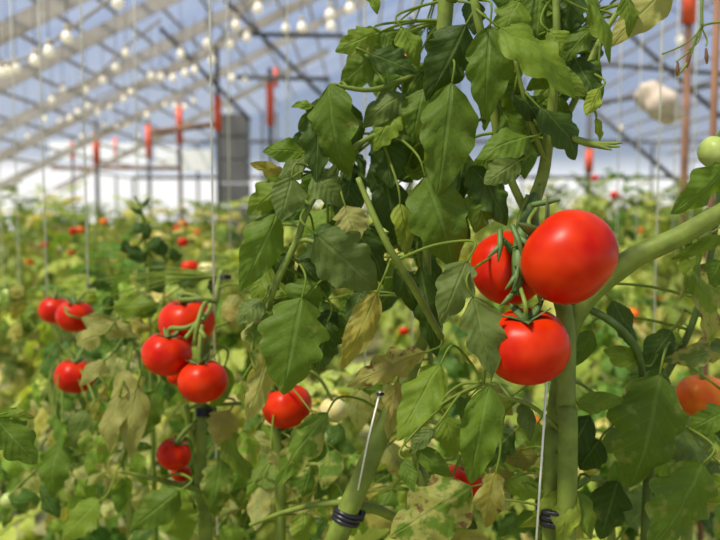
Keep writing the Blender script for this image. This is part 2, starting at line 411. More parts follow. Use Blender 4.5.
# white cloth bundle
r = random.Random(5); c = at(660, 103, 4.2); m = MB(); V = []; n, q = 20, 14
for i in range(q + 1):
    th = PI * i / q
    for j in range(n):
        ph = 2 * PI * j / n; rr = 1 + .16 * math.sin(3*ph + 4*th) + .08 * math.sin(9*ph + 2*th)
        V.append((c.x + .118*rr*math.sin(th)*math.cos(ph) + .03*math.cos(th)*-1, c.y + .1*rr*math.sin(th)*math.sin(ph), c.z + .108*math.cos(th)*(1+.1*math.sin(2*ph)) - .02*rr*math.sin(th)*math.cos(ph)))
m.add(V, [(i*n+j, i*n+(j+1)%n, (i+1)*n+(j+1)%n, (i+1)*n+j) for i in range(q) for j in range(n)])
t = empty('cloth_bundle', c); tag(t, 'crumpled off-white cloth bundle hanging in the roof at upper right', 'bundle')
m.build('cloth', BAG, t); m = MB(); m.tube([c + Vector((0, 0, .09)), (c.x, c.y, 4.6)], .006, 5); m.build('cord', TWINE, t)

# bulbs hanging in the roof
bulbs = [(0,72,6),(7,71,6),(16,68,6),(35,60,5.5),(49,51,5.2),(67,37,5),(118,2,4.6),(52,100,9),(63,89,8.5),(86,90,8.5),(103,80,8),(116,67,7.5),(126,53,7),
 (151,76,8),(161,77,8),(173,78,8),(185,73,8),(195,70,8),(181,54,7),(207,43,6.5),(212,60,7),(230,44,6.5),(236,25,6),(232,78,8),(229,111,11),(247,37,6.5),(258,8,5.5),
 (286,28,6.5),(302,27,6),(330,14,5.5),(331,26,6),(350,8,5.5),(245,80,9),(26,118,12),(36,136,14),(28,137,14),(60,122,13),(70,118,12),(78,112,12),(88,106,11),
 (124,99,10),(131,92,10),(110,107,11),(147,115,12),(165,105,11),(175,106,11),(185,107,11),(194,101,11),(104,125,13),(117,126,13),(127,125,13),(138,136,15),(82,137,15),(92,136,15),(45,119,12),(98,112,12),(680,40,7),(620,128,13),(523,95,9)]
bp0 = None
for px, py, d in bulbs:
    p = at(px, py, d)
    if bp0 is None:
        b = bp0 = empty('light_bulb', p)
        m = MB(); V = []; pr = [(0,-.045),(.02,-.042),(.035,-.028),(.040,-.008),(.036,.012),(.024,.032),(.017,.045)]
        for rr, z in pr:
            for j in range(12): V.append((rr*math.cos(j*PI/6), rr*math.sin(j*PI/6), z))
        m.add(V, [(i*12+j, i*12+(j+1)%12, (i+1)*12+(j+1)%12, (i+1)*12+j) for i in range(len(pr)-1) for j in range(12)])
        o = m.build('glass_globe', BULB, b, org=(0,0,0)); 
        m = MB(); m.tube([(0,0,.04),(0,0,.09)], .019, 10); m.build('socket', SOCK, b, org=(0,0,0))
        m = MB(); m.tube([(0,0,.09),(0,0,.6)], .004, 5); m.build('cable', STEELD, b, org=(0,0,0))
    else: b = copy_tree(bp0); b.location = p
    b.scale = (.9,) * 3 if d < 12 else (1.1,) * 3
    zone = 'left of the big plant' if px < 400 else 'right of the big plant'
    tag(b, 'bare warm white bulb in the blurred roof, ' + (
        'in the nearest string at far upper left' if d <= 6 and px < 120 else 'in the far cluster over the back wall' if d >= 9 and px < 240 else
        'in the middle string at left' if px < 200 else 'among trusses just left of the big plant' if px < 360 else 'right of the big plant'), 'light bulb')
    b['group'] = 'roof bulbs ' + ('near left' if d <= 6 and px < 120 else 'far left' if d >= 9 and px < 240 else 'middle left' if px < 200 else 'by the plant' if px < 360 else 'right')
# wires the bulbs run along
for pts in ([(0,66,6),(35,54,5.5),(67,31,5),(118,-6,4.6)], [(52,94,9),(86,84,8.5),(126,47,7),(160,20,6)], [(151,70,8),(195,64,8),(236,19,6),(258,0,5.5)], [(26,112,12),(78,106,12),(131,86,10),(194,95,11)]):
    m = MB(); m.tube([at(*q) for q in pts], .011, 5)
    tag(m.build('cable', STEEL), 'cable carrying the bulbs under the roof at upper left', 'cable', 'bulb cables')

# ---------------------------------------------------------------- plants of the rows behind
def proto_plant(seed, h=1.5, pal=YGREENS, nleaf=36, sick=.6, top=False):
    r = random.Random(seed); t = empty('tomato_plant', (0, 0, 0))
    pts = [(r.uniform(-.03,.03) * i, r.uniform(-.03,.03) * i, h * i / 5) for i in range(6)]
    m = MB(); m.tube(pts, [.009,.009,.008,.007,.006,.003], 6); m.build('stem', STEM, t, org=(0,0,0))
    m = MB()
    for i in range(nleaf):
        f = .12 + .88 * (i + .5) / nleaf; k = f * 5; q = min(int(k), 4); b = Vector(pts[q]).lerp(Vector(pts[q+1]), k - q)
        a = i * 2.4 + r.uniform(-.4, .4); Ln = r.uniform(.20, .34) * (1.15 - .45 * f ** 3)
        el = r.uniform(-.2, .5) + (.6 if f > .93 else 0)
        compound(m, b, (math.cos(a), math.sin(a), el), Ln, r, pal, 3, 6, 4, sick=sick if r.random() < .6 else 0, droop=r.uniform(.5, 1.5) * (1 if f < .93 else .3))
    m.build('foliage', LEAF, t, org=(0,0,0))
    return t
protos = [proto_plant(s) for s in (11, 12, 13, 14)]
gprotos = [proto_plant(s, pal=GREENS + YGREENS[:3], sick=.4) for s in (21, 22, 23)]
used = set()
R = random.Random(78)
spots = []
for row, x in enumerate(np.arange(-9, 12, .62)):
    y = 1.5 + R.random() * .3
    while y < 20:
        spots.append((x + R.uniform(-.16, .16), y)); y += .42 + y * .068 + R.uniform(-.08, .08)
n_pl = 0; BGP = []
for x, y in spots:
    px = 360 + x / y * F
    if px < -60 or px > 780 or x < EXL + .7 or x > EXR - .7: continue
    if px > 330 and y < 1.9: continue
    if 230 < px <= 330 and y < 1.8: continue
    if any((x - q[0])**2 + (y - q[1])**2 < .46**2 for q in BGP): continue
    near = y < 2.6
    pr = R.choice(gprotos if (near or R.random() < .25) else protos)
    if pr.name not in used: p = pr; used.add(pr.name)
    else: p = copy_tree(pr)
    h = (1.14 + .075 * (min(y, 7) - 1.2)) * R.uniform(.93, 1.06)
    if px > 540 and y > 4: h *= 1.06
    if 50 < px < 255: h = min(h, CAMZ + R.uniform(0, 12) / F * y)
    if px > 300 and y < 3: h = min(h, CAMZ - (R.uniform(270, 340) - 215) / F * y)
    s = h / 1.5
    p.location = (x, y, 0); p.rotation_euler = (0, 0, R.uniform(0, 6.28)); p.scale = (s * R.uniform(.95, 1.2),) * 2 + (s,)
    side = 'far left' if px < 90 else 'left below the white window' if px < 250 else 'middle behind the big plant' if px < 560 else 'right beyond the arching stem'
    BGP.append((x, y, h))
    if y < 2.6: lab, g = 'leafy tomato plant in the nearest low row, %s' % side, 'near row plants ' + side
    elif y < 7: lab, g = 'blurred yellow-green tomato plant in the middle rows, %s' % side, 'middle row plants ' + side
    else: lab, g = 'small far blurred tomato plant in distant rows, %s' % side, 'distant row plants ' + side
    tag(p, lab, 'plant', g); n_pl += 1
for i in range(26):
    y = 1.35 + .055 * i + R.uniform(-.03, .03); px = 250 + (i * 173) % 500
    p = copy_tree(gprotos[i % 3] if i % 2 else protos[i % 4]); used.add(gprotos[i % 3].name)
    z = (CAMZ - (R.uniform(385, 415) - 215) / F * y) / 1.5
    p.location = ((px - 360) / F * y, y, 0); p.rotation_euler = (0, 0, R.uniform(0, 6.28)); p.scale = (z * 1.15, z * 1.15, z)
    sd_ = 'between the tied stem and the left cluster' if px < 340 else 'below the close cluster' if px < 600 else 'at the lower right'
    tag(p, 'low leafy tomato plant seen through gaps, ' + sd_, 'plant', 'low plants ' + sd_)

# ---------------------------------------------------------------- tomatoes
def fruit_mesh(seed, flat=.86):
    r = random.Random(seed); n, q = 40, 26; V = []; ph0 = r.uniform(0, 6); nlb = r.choice((5, 6, 7))
    for i in range(q + 1):
        th = PI * i / q; sx = math.sin(th); cz = math.cos(th)
        for j in range(n):
            ph = 2*PI*j/n
            lob = 1 + (.022 * math.cos(nlb*ph + ph0) + .02 * math.cos(2*ph + ph0*2)) * max(0, cz + .35)
            z = flat * cz
            if cz > 0: z -= .26 * math.exp(-(sx / .30) ** 2) * flat
            else: z += .07 * math.exp(-(sx / .25) ** 2)
            rr = max(sx, 0.) ** .9 * lob
            V.append((rr*math.cos(ph), rr*math.sin(ph), z))
    m = MB(); m.add(V, [(i*n+j, (i+1)*n+j, (i+1)*n+(j+1)%n, i*n+(j+1)%n) for i in range(q) for j in range(n)])
    return m
def calyx_mesh(seed, ns=5, Ls=.62):
    r = random.Random(seed); m = MB()
    m.tube([(0,0,.55),(0,0,.70),(.02,0,.80)], [.13,.10,.085], 8)
    for k in range(ns):
        a = 2*PI*k/ns + r.uniform(-.2,.2); d = Vector((math.cos(a), math.sin(a), 0)); L_ = Ls * r.uniform(.8, 1.15)
        up = r.uniform(.05, .30); P = []
        for i in range(7):
            f = i/6; P.append((d*(.06 + L_*f) + Vector((0,0,.64 + .14*math.sin(f*PI*.6) + up*f*f + .02*f)), .125*abs(math.sin(PI*min(1,.18+f*.82)))**.9+.004))
        s = d.cross(Vector((0,0,1))); V = []
        for p, w_ in P: V += [p + s*w_, p + Vector((0,0,-.03)), p - s*w_, p + Vector((0,0,.015))]
        m.add([tuple(v) for v in V], [(i*4+a_, i*4+(a_+1)%4, (i+1)*4+(a_+1)%4, (i+1)*4+a_) for i in range(6) for a_ in range(4)])
    return m
FR = [fruit_mesh(s) for s in (1, 2, 3)]
_fm = {}
def tomato(px, py, r_, d, axis, mt, label, seed=0, group=None, calyx=True, ped=None, name='tomato', flat=1.0):
    c = at(px, py, d); R_ = r_ / F * d
    key = (seed % 3, mt.name)
    if key not in _fm:
        o = FR[seed % 3].build('fruit', mt, org=(0,0,0)); _fm[key] = o.data; bpy.data.objects.remove(o)
    t = bpy.data.objects.new(name, _fm[key]); C.objects.link(t)
    t.location = c; t.scale = (R_, R_, R_ * flat)
    q = cdir(*axis).to_track_quat('Z', 'Y') @ Vector((0,0,1)).rotation_difference(Vector((0,0,1)))
    t.rotation_mode = 'QUATERNION'; t.rotation_quaternion = q
    tag(t, label, 'tomato', group)
    if calyx:
        k = ('c', seed % 3)
        if k not in _fm:
            o = calyx_mesh(seed % 3 + 5).build('calyx', CALYX, org=(0,0,0)); _fm[k] = o.data; bpy.data.objects.remove(o)
        o = bpy.data.objects.new('calyx', _fm[k]); C.objects.link(o); o.parent = t
    if ped:
        M_ = Matrix.LocRotScale(c, q, t.scale); iv = M_.inverted()
        a = M_ @ Vector((0,0,.66)); b = M_ @ Vector((0,0,1.05)); pts = [a, b] + [at(*z) for z in ped]
        m = MB(); m.tube([tuple(v) for v in pts], .0022 * d / .72, 7)
        o = m.build('pedicel', STEM, None); o.parent = t; o.matrix_parent_inverse = iv
    if not ped: LOOSE.append((t, c, R_, d))
    return t
LOOSE = []
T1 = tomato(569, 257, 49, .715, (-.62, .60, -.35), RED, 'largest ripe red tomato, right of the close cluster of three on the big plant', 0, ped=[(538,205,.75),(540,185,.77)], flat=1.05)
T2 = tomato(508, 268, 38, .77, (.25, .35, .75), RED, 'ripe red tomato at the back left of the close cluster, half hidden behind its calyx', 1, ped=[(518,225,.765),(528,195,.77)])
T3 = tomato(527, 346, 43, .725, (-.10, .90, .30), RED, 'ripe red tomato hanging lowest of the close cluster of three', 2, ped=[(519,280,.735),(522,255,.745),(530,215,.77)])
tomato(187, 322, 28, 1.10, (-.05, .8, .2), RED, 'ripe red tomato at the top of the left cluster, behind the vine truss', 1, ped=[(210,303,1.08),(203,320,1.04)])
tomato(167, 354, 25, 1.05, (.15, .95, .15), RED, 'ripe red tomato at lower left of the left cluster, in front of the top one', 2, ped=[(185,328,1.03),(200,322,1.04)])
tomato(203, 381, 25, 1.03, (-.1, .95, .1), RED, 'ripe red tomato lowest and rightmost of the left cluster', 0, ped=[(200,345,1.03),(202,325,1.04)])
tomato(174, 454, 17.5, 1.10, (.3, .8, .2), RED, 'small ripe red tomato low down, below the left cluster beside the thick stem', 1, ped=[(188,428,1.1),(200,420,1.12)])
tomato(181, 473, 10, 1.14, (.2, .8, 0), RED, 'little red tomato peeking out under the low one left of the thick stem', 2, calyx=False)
tomato(176, 377, 9, 1.16, (.2, .8, 0), RED, 'little red tomato just showing behind the left cluster', 2, calyx=False)
tomato(55, 310, 16, 1.60, (.1, .9, .1), RED, 'red tomato left of the pair at the left edge', 1)
tomato(75, 316, 18.5, 1.52, (.1, .9, .2), RED, 'red tomato right of the pair at the left edge', 0)
tomato(75, 376, 20, 1.42, (.1, .9, .1), RED, 'lone red tomato below the pair at the left edge', 2)
tomato(287, 406, 25, 1.02, (-.2, .9, .1), RED, 'red tomato half covered by drooping leaves beside the pale unripe one', 2)
tomato(333, 410, 14, 1.05, (.1, .9, .1), PALE, 'pale cream unripe tomato among leaves left of the thick tied stem', 1, calyx=False)
tomato(318, 440, 11, 1.2, (.1, .9, .1), GRN, 'pale green unripe tomato below the cream one', 0, calyx=False)
tomato(462, 486, 24, .95, (.2, .9, .1), RED, 'red tomato mostly hidden by leaves low in the centre', 0, calyx=False)
tomato(702, 396, 25, .96, (.0, .9, .1), ORNG, 'orange-red tomato behind the large leaf near the right edge', 1, calyx=False)
tomato(716, 153, 18, .80, (.5, .8, 0), GRN, 'green unripe fruit at the right edge above the arching stem', 2)
tomato(190, 268, 9.5, 2.2, (0, 1, 0), RED, 'small blurred red tomato left of the cream-orange one', 1, calyx=False)
tomato(207, 270, 9.5, 2.2, (0, 1, 0), PALE, 'small blurred cream-orange tomato beside the red one near the twine', 0, calyx=False)
tomato(12, 298, 12, 1.7, (0, 1, 0), GRN, 'pale green unripe tomato at the left edge beside the red pair', 1, calyx=False)
tomato(10, 500, 9, 1.25, (0, 1, 0), GRN, 'pale green unripe tomato in the bottom left corner', 0, calyx=False)
tomato(345, 503, 9, 1.0, (0, 1, 0), GRN, 'tiny green tomato behind the tied stem', 0, calyx=False)
tomato(513, 482, 11, 1.1, (0, 1, 0), PALE, 'pale unripe tomato low in the centre behind leaves', 2, calyx=False)
tomato(630, 315, 9, 2.4, (0, 1, 0), ORNG, 'blurred orange-red tomato in the gap right of the close cluster', 2, calyx=False)
tomato(404, 331, 5, 2.0, (0, 1, 0), RED, 'tiny red tomato in the gap left of the close cluster', 2, calyx=False)
tomato(534, 421, 6, 1.8, (0, 1, 0), ORNG, 'tiny orange tomato beside the twine under the close cluster', 2, calyx=False)
tomato(183, 242, 5.5, 3.2, (0, 1, 0), RED, 'tiny distant red tomato above the small red and cream pair', 0, calyx=False)
for i, (px, py, r_) in enumerate(((73,231,4.5),(80,230,4.5),(72,252,4.5),(104,222,4.5),(178,229,4.5),(183,224,5),(45,245,4),(197,232,3.5),(615,195,5),(660,300,4),(120,243,3.5),(30,262,4),(690,255,5),(640,230,3.5),(595,178,4))):
    tomato(px, py, r_, 3.6 + i * .12, (0, 1, 0), ORNG if i % 2 else RED, 'tiny blurred red-orange tomato among the distant plants', i, group='distant tomatoes', calyx=False)

# ---------------------------------------------------------------- foreground plants: stems
def ground(px, d): p = at(px, 215, d); return Vector((p.x, p.y, 0))
K = 1 / F
def stem(parent, pts, name='stem', mt=STEM, n=10):
    m = MB(); P = []; Rr = []
    for q in pts:
        if len(q) == 3: P.append(ground(q[0], q[1])); Rr.append(q[2] * K * q[1])
        else: P.append(at(q[0], q[1], q[2])); Rr.append(q[3] * K * q[2] * .5)
    m.tube(P, Rr, n, step=6); o = m.build(name, mt, parent)
    return P
plants = {}
def plant(key, px, d, label):
    t = empty('tomato_plant', ground(px, d)); tag(t, label, 'plant'); plants[key] = dict(t=t, P=[]); return t
A = plant('A', 566, .77, 'big tomato plant in sharp focus carrying the close cluster of three red tomatoes')
B = plant('B', 330, .86, 'tall leafy tomato plant with thick clipped stem, left of the close cluster')
D = plant('D', 548, .80, 'tomato plant arching out to the right edge above the large toothed leaves')
E = plant('E', 215, 1.14, 'tomato plant with clipped pale stem under the left tomato cluster')
G = plant('G', 640, .92, 'tomato plant at lower right with broad dark leaves')
H = plant('H', -90, .85, 'tomato plant at the left edge with one dark pointed leaf reaching into view')
def S_(key, pts, **kw):
    P = stem(plants[key]['t'], pts, **kw)
    for i in range(len(P) - 1):
        for k in range(5): plants[key]['P'].append(P[i].lerp(P[i+1], k / 5))
S_('A', [(566,.77,9),(566,540,.77,20),(566,400,.77,19),(564,310,.78,17),(532,225,.79,15),(545,165,.78,12),(556,60,.76,8),(556,-20,.76,7),(560,-120,.77,6)])
S_('B', [(290,.86,10),(292,700,.86,23),(316,595,.86,23),(333,548,.86,23),(349,508,.85,22),(388,418,.86,19),(415,360,.87,15),(427,320,.86,9),(427,215,.84,9),(438,100,.83,13),(446,0,.82,17),(450,-100,.82,14)])
S_('B', [(345,512,.855,14),(372,508,.87,11),(400,520,.9,9),(430,530,.93,7)], name='branch')
S_('B', [(441,337,.80,7),(415,290,.76,8),(385,240,.74,7),(358,178,.75,5.5)], name='branch')
S_('B', [(437,70,.83,8),(410,78,.82,7),(370,90,.80,5),(330,84,.79,4)], name='branch')
S_('B', [(438,150,.84,6),(400,130,.82,6),(350,150,.80,5),(310,205,.79,6),(297,240,.79,7),(275,285,.79,8),(268,310,.80,6)], name='branch')
S_('B', [(295,243,.79,5),(305,240,.78,5),(318,243,.77,4)], name='branch')
S_('B', [(450,0,.80,14),(462,-30,.80,10),(475,-60,.8,8)], name='branch')
S_('D', [(548,.80,8),(550,540,.80,16),(552,430,.80,14),(575,320,.80,17),(625,264,.79,23),(680,236,.78,20),(760,190,.78,17)])
S_('D', [(572,302,.80,6),(606,318,.80,8),(632,342,.81,8),(642,372,.83,7),(640,420,.84,6)], name='branch', mt=STEMD)
S_('D', [(612,350,.82,4),(580,400,.82,4)], name='branch') if False else None
S_('A', [(532,225,.79,9),(500,150,.77,8),(488,60,.75,8),(478,20,.74,9),(470,-30,.74,9)], name='branch')
S_('A', [(548,150,.78,8),(575,100,.78,7),(600,40,.78,6),(640,-20,.79,6)], name='branch')
S_('A', [(545,160,.775,5),(530,120,.76,5),(515,60,.75,4)], name='branch')
S_('A', [(560,430,.77,5),(530,405,.77,4),(498,395,.77,4),(480,380,.76,3)], name='branch')
S_('A', [(568,420,.76,6),(540,400,.75,5),(524,330,.80,3)], name='branch') if False else None
S_('E', [(215,1.14,9),(206,545,1.14,14),(202,500,1.13,13),(200,420,1.12,13),(205,350,1.15,10),(215,300,1.2,8),(222,270,1.22,5)])
S_('E', [(201,490,1.12,6),(160,480,1.08,5),(118,471,1.05,3)], name='branch')
S_('E', [(200,455,1.12,6),(190,430,1.11,6),(186,405,1.10,6)], name='branch')
S_('G', [(645,.92,8),(645,545,.92,10),(650,480,.9,9),(655,400,.9,8),(690,330,.88,7),(712,250,.87,6),(720,180,.86,5)], mt=STEMD)
S_('G', [(612,545,.95,9),(607,490,.93,8),(590,478,.9,6),(575,488,.88,5)], name='branch')
S_('H', [(-90,.85,8),(-85,500,.85,12),(-80,400,.84,10),(-70,300,.85,6)])
S_('H', [(-80,410,.84,6),(-30,405,.82,5),(0,419,.80,4)], name='branch')
S_('B', [(352,503,.85,8),(320,504,.87,6),(285,512,.9,5),(250,525,.92,4)], name='branch')

for key, px, d, lab in (('L', -4, 1.72, 'tomato plant at the very left edge holding the pale green tomato'), ('E2', 52, 1.68, 'tomato plant under the red pair at the left edge'), ('E3', 125, 1.5, 'tomato plant between the left pair and left cluster'),
        ('B2', 275, 1.02, 'tomato plant low at centre left carrying the half hidden red tomato'), ('B3', 425, 1.02, 'tomato plant low in the centre carrying the mostly hidden red tomato'), ('G2', 690, 1.05, 'tomato plant at the right edge behind the broad dark leaves')):
    plant(key, px, d, lab); k_ = random.Random(px)
    S_(key, [(px, d, 7)] + [(px + k_.uniform(-10, 10), yy, d, wd) for yy, wd in ((540, 11), (480, 10), (430, 9), (380, 7), (345, 5)) + (((320, 4), (305, 3)) if key in ('E2', 'E3', 'L') else ())])
# leaves traced from the photograph: plant, base x,y, tip x,y, width px, depth, palette, sick, shape
g0, g1, g2, g3, gb = (.070,.165,.022), (.105,.22,.028), (.036,.092,.018), (.15,.27,.04), (.085,.17,.055)
gy, gp, gw = (.20,.25,.06), (.20,.28,.11), (.22,.26,.10)
TR = [
 ('B',372,-14,377,13,12,.80,g1,0),('B',380,32,336,50,30,.80,g1,.3),('B',382,50,340,84,30,.81,g0,.2),('B',381,31,400,48,26,.80,g0,0),('B',402,27,422,63,26,.80,g1,.1),
 ('B',370,54,417,73,28,.79,g2,0),('B',330,83,341,176,44,.77,g0,.25),('B',318,98,316,182,36,.79,g2,.1),('B',304,152,265,149,22,.80,g0,0),('B',305,158,278,183,24,.79,gb,0),
 ('B',313,106,293,104,10,.79,g1,0),('B',285,175,250,163,15,.80,gy,.6),('B',404,94,362,124,26,.80,gb,.1),('B',385,132,391,188,38,.82,g2,0),('B',466,24,430,98,44,.76,g2,.1),
 ('B',452,82,438,196,54,.75,g0,.15),('B',425,88,412,140,30,.79,g0,0),('B',398,110,372,150,28,.80,g1,0),('B',432,60,405,100,26,.82,g0,0),('B',345,100,362,150,28,.82,g2,0),
 ('A',498,27,580,94,40,.70,g1,.05),('A',490,25,485,118,44,.72,g0,.05),('A',584,-12,613,62,19,.72,g1,0),('A',623,-10,634,33,22,.74,g1,0),('A',672,-12,608,46,32,.75,gp,.15),
 ('A',592,28,560,60,24,.74,g0,0),('A',575,58,600,108,30,.75,g2,0),('A',540,108,582,152,40,.74,g2,0),('A',600,88,586,116,16,.73,g3,0),('A',528,137,481,152,34,.73,g0,.1),
 ('A',548,70,586,96,22,.74,g1,0),('A',512,92,545,122,28,.75,g2,0),('A',520,160,484,184,28,.75,gb,0),('A',500,108,520,150,30,.76,g0,0),('A',470,165,508,225,32,.77,g2,0),
 ('A',520,0,500,40,36,.76,g1,0),('A',540,-10,535,55,38,.77,g0,0),('A',575,-10,560,40,34,.77,g2,0),('A',600,60,575,92,20,.76,g0,0),('A',548,30,572,58,22,.75,g1,0),
 ('A',486,185,478,232,30,.77,g0,.1),('A',465,150,455,210,30,.79,g2,0),('A',560,95,550,130,24,.77,g0,0),('A',596,118,600,142,10,.75,g3,0),
 ('B',288,182,247,214,30,.78,g1,0),('B',292,177,280,221,32,.77,gb,0),('B',312,177,343,202,32,.78,gb,0),('B',277,213,241,290,44,.78,g0,.15),('B',316,234,378,291,50,.745,gb,.05),
 ('B',345,205,357,242,32,.78,gp,0),('B',352,222,388,283,34,.80,g2,0),('B',400,203,406,256,26,.79,g3,0),('B',425,176,456,268,52,.76,g0,.1),('B',420,265,437,358,30,.83,g2,0),
 ('B',467,260,441,323,34,.71,gb,0),('A',473,296,493,376,37,.70,gb,0),('B',318,283,284,322,36,.78,g0,.2),('B',361,290,352,332,26,.80,g2,0),('B',377,292,341,372,26,.76,gy,.4),
 ('B',264,300,236,321,28,.78,gb,.1),('B',302,297,283,396,60,.77,g0,.3),('B',262,308,250,372,26,.78,g0,.9),('B',328,320,318,372,34,.81,g2,0),('B',350,180,342,232,28,.82,g2,0),
 ('B',385,180,398,238,34,.83,g2,0),('B',395,268,420,312,26,.82,g2,0),('B',440,190,470,240,26,.82,g2,0),('B',268,245,292,285,28,.82,g2,.1),('B',300,260,330,292,24,.83,g2,0),
 ('B',270,265,250,300,24,.81,g1,.3),
 ('A',441,364,397,441,34,.71,g1,0),('A',490,384,468,490,40,.70,g0,0),('A',434,428,409,454,16,.74,gb,0),('A',416,449,453,478,20,.74,g0,0),('A',404,458,413,492,17,.74,g0,0),
 ('A',445,415,456,460,26,.78,g1,0),('B',328,412,272,488,30,.84,g0,.5),('B',270,352,247,424,26,.83,gp,.8),('B',425,352,345,387,28,.80,gw,1),('B',472,486,388,538,56,.80,g0,1),
 ('B',304,512,302,548,24,.86,g1,.2),('B',398,380,388,440,20,.84,gw,.8),('A',496,472,483,532,26,.78,gy,1),('A',452,480,440,520,26,.86,g2,.1),
 ('G',660,374,636,494,66,.80,g0,.25),('G',704,462,650,552,70,.80,g0,.3),('G',683,428,708,482,42,.84,gb,.1),('A',576,404,624,399,22,.77,g1,0),('A',522,402,534,440,18,.77,gb,.1),
 ('G',575,490,520,528,26,.78,g3,0),('G',572,490,561,546,26,.76,g3,0),('G',575,490,592,540,22,.77,g1,0),('G',600,440,578,470,28,.84,g2,0),
 ('A',590,415,560,470,30,.84,g2,0),('A',515,430,470,470,30,.84,g2,0),('G',640,362,606,350,22,.82,g1,0),('G',612,300,640,350,26,.84,g2,0),
 ('G',592,330,574,368,22,.84,g0,0),('D',728,165,673,215,32,.74,g0,0),('G',724,236,674,259,14,.78,g1,0),('G',700,238,682,300,26,.82,g1,.6),('G',690,262,722,346,28,.81,g1,1),
 ('G',712,232,684,254,20,.82,gb,0),('G',730,345,668,362,26,.83,gb,.9),('G',672,330,640,372,26,.86,g2,.2),('G',726,410,690,430,26,.84,g0,.1),('G',618,480,600,540,34,.90,g2,.2),
 ('G',720,260,706,290,30,.83,g0,.1),('G',660,395,625,420,24,.86,g2,0),('G',730,480,700,500,30,.85,g1,.1),
 ('H',-6,418,37,464,34,.78,g0,0),('H',6,412,32,418,12,.79,g1,0),
 ('E',128,368,118,415,26,1.06,gp,.15),('E',138,385,128,460,26,1.05,gp,.1),('E',120,395,106,455,24,1.05,gp,.3),('E',105,360,78,385,20,1.1,gp,.1),('E',135,300,155,312,18,1.25,g2,0),('E',112,308,158,304,22,1.2,g1,.2),('E',128,322,152,330,14,1.15,gy,.8),
 ('E',80,318,140,336,20,1.2,gp,.3),('E',88,410,68,450,26,1.2,gb,.2),('E',100,335,76,345,24,1.1,gp,.3),('E',225,365,215,410,24,1.1,g1,.3),('E',240,295,222,320,20,1.15,gp,.6),('E',246,320,222,310,20,1.1,gw,.7),
 ('E',180,490,130,530,34,1.05,g0,.2),('E',170,500,185,545,36,1.08,g1,.1),('E',225,430,250,480,30,1.08,g1,.3),('E',222,455,212,520,30,1.1,g0,.5),('E',100,500,60,540,30,1.1,g1,.2),
 ('E',230,410,216,445,30,1.05,gw,.5),('E',155,390,140,440,28,1.15,g0,.1),('E',60,440,50,500,28,1.2,g0,.1),
]
# dark rounded leaves of the taller plant behind the left cluster
DK = plant('K', 150, 1.55, 'taller plant with dark rounded leaves rising behind the left tomato cluster')
S_('K', [(150,1.55,5),(150,330,1.55,4),(146,270,1.55,3),(142,215,1.56,2),(135,196,1.56,2)])
for b in ((146,262,126,245,15),(147,250,160,236,14),(143,232,134,222,12),(150,275,165,262,17),(150,290,163,275,22),(178,262,171,248,13),(150,285,137,270,14),(128,254,124,240,12),(146,240,148,224,9),(143,214,130,208,5),(143,207,148,198,5),(165,256,156,238,13)):
    TR.append(('K', b[0], b[1], b[2], b[3], b[4], 1.54, (.030,.085,.022), 0))
r = random.Random(3)
for i, (key, bx, by, tx, ty, wd, d, tint, sick) in enumerate(TR):
    pl = plants[('E2' if bx < 90 else 'E3') if key == 'E' and bx < 165 else key]; j = r.uniform(.88, 1.12)
    tint = (tint[0]*1.2, tint[1]*.90, tint[2]*.78)
    b = at(bx, by, d + .006); t = at(tx, ty, d + r.uniform(-.012, .012))
    nn = -FW + RT * r.uniform(-.45, .45) + UP * r.uniform(-.1, .5)
    m = MB(); big = wd > 26
    L_ = (t - b).length
    leaflet(m, b, t, wd * K * d * 1.1, nn, tuple(c * j for c in tint), sick, lobe=r.uniform(.08, .40) if sick < .8 else .4, nl=r.choice((3, 4)) if big else 2,
            nv=26 if d < .95 else 14, nu=10 if d < .95 else 6, bend=r.uniform(.03, .12), fold=r.uniform(.08, .35), ruff=r.uniform(.03, .07) * (1.6 if sick > .7 else 1), seed=i * 1.37)
    # midrib and stalk back to the nearest shoot
    near = min(pl['P'], key=lambda p: (p - b - UP * .03).length)
    dd = (b - t).normalized()
    mid = b + dd * min(.02, L_ * .3)
    ax = near.lerp(mid, .5) + UP * .006 + FW * .012
    m.tube([b - dd * .002, mid, ax, near] if (near - b).length > .03 else [b - dd * .002, near], [.0009 * d / .75, .0012 * d / .75, .0015 * d / .75, .0018 * d / .75][:4 if (near - b).length > .03 else 2], 6, c=(.16, .23, .035, 0), step=5)
    m.build('leaf', LEAF, pl['t'])

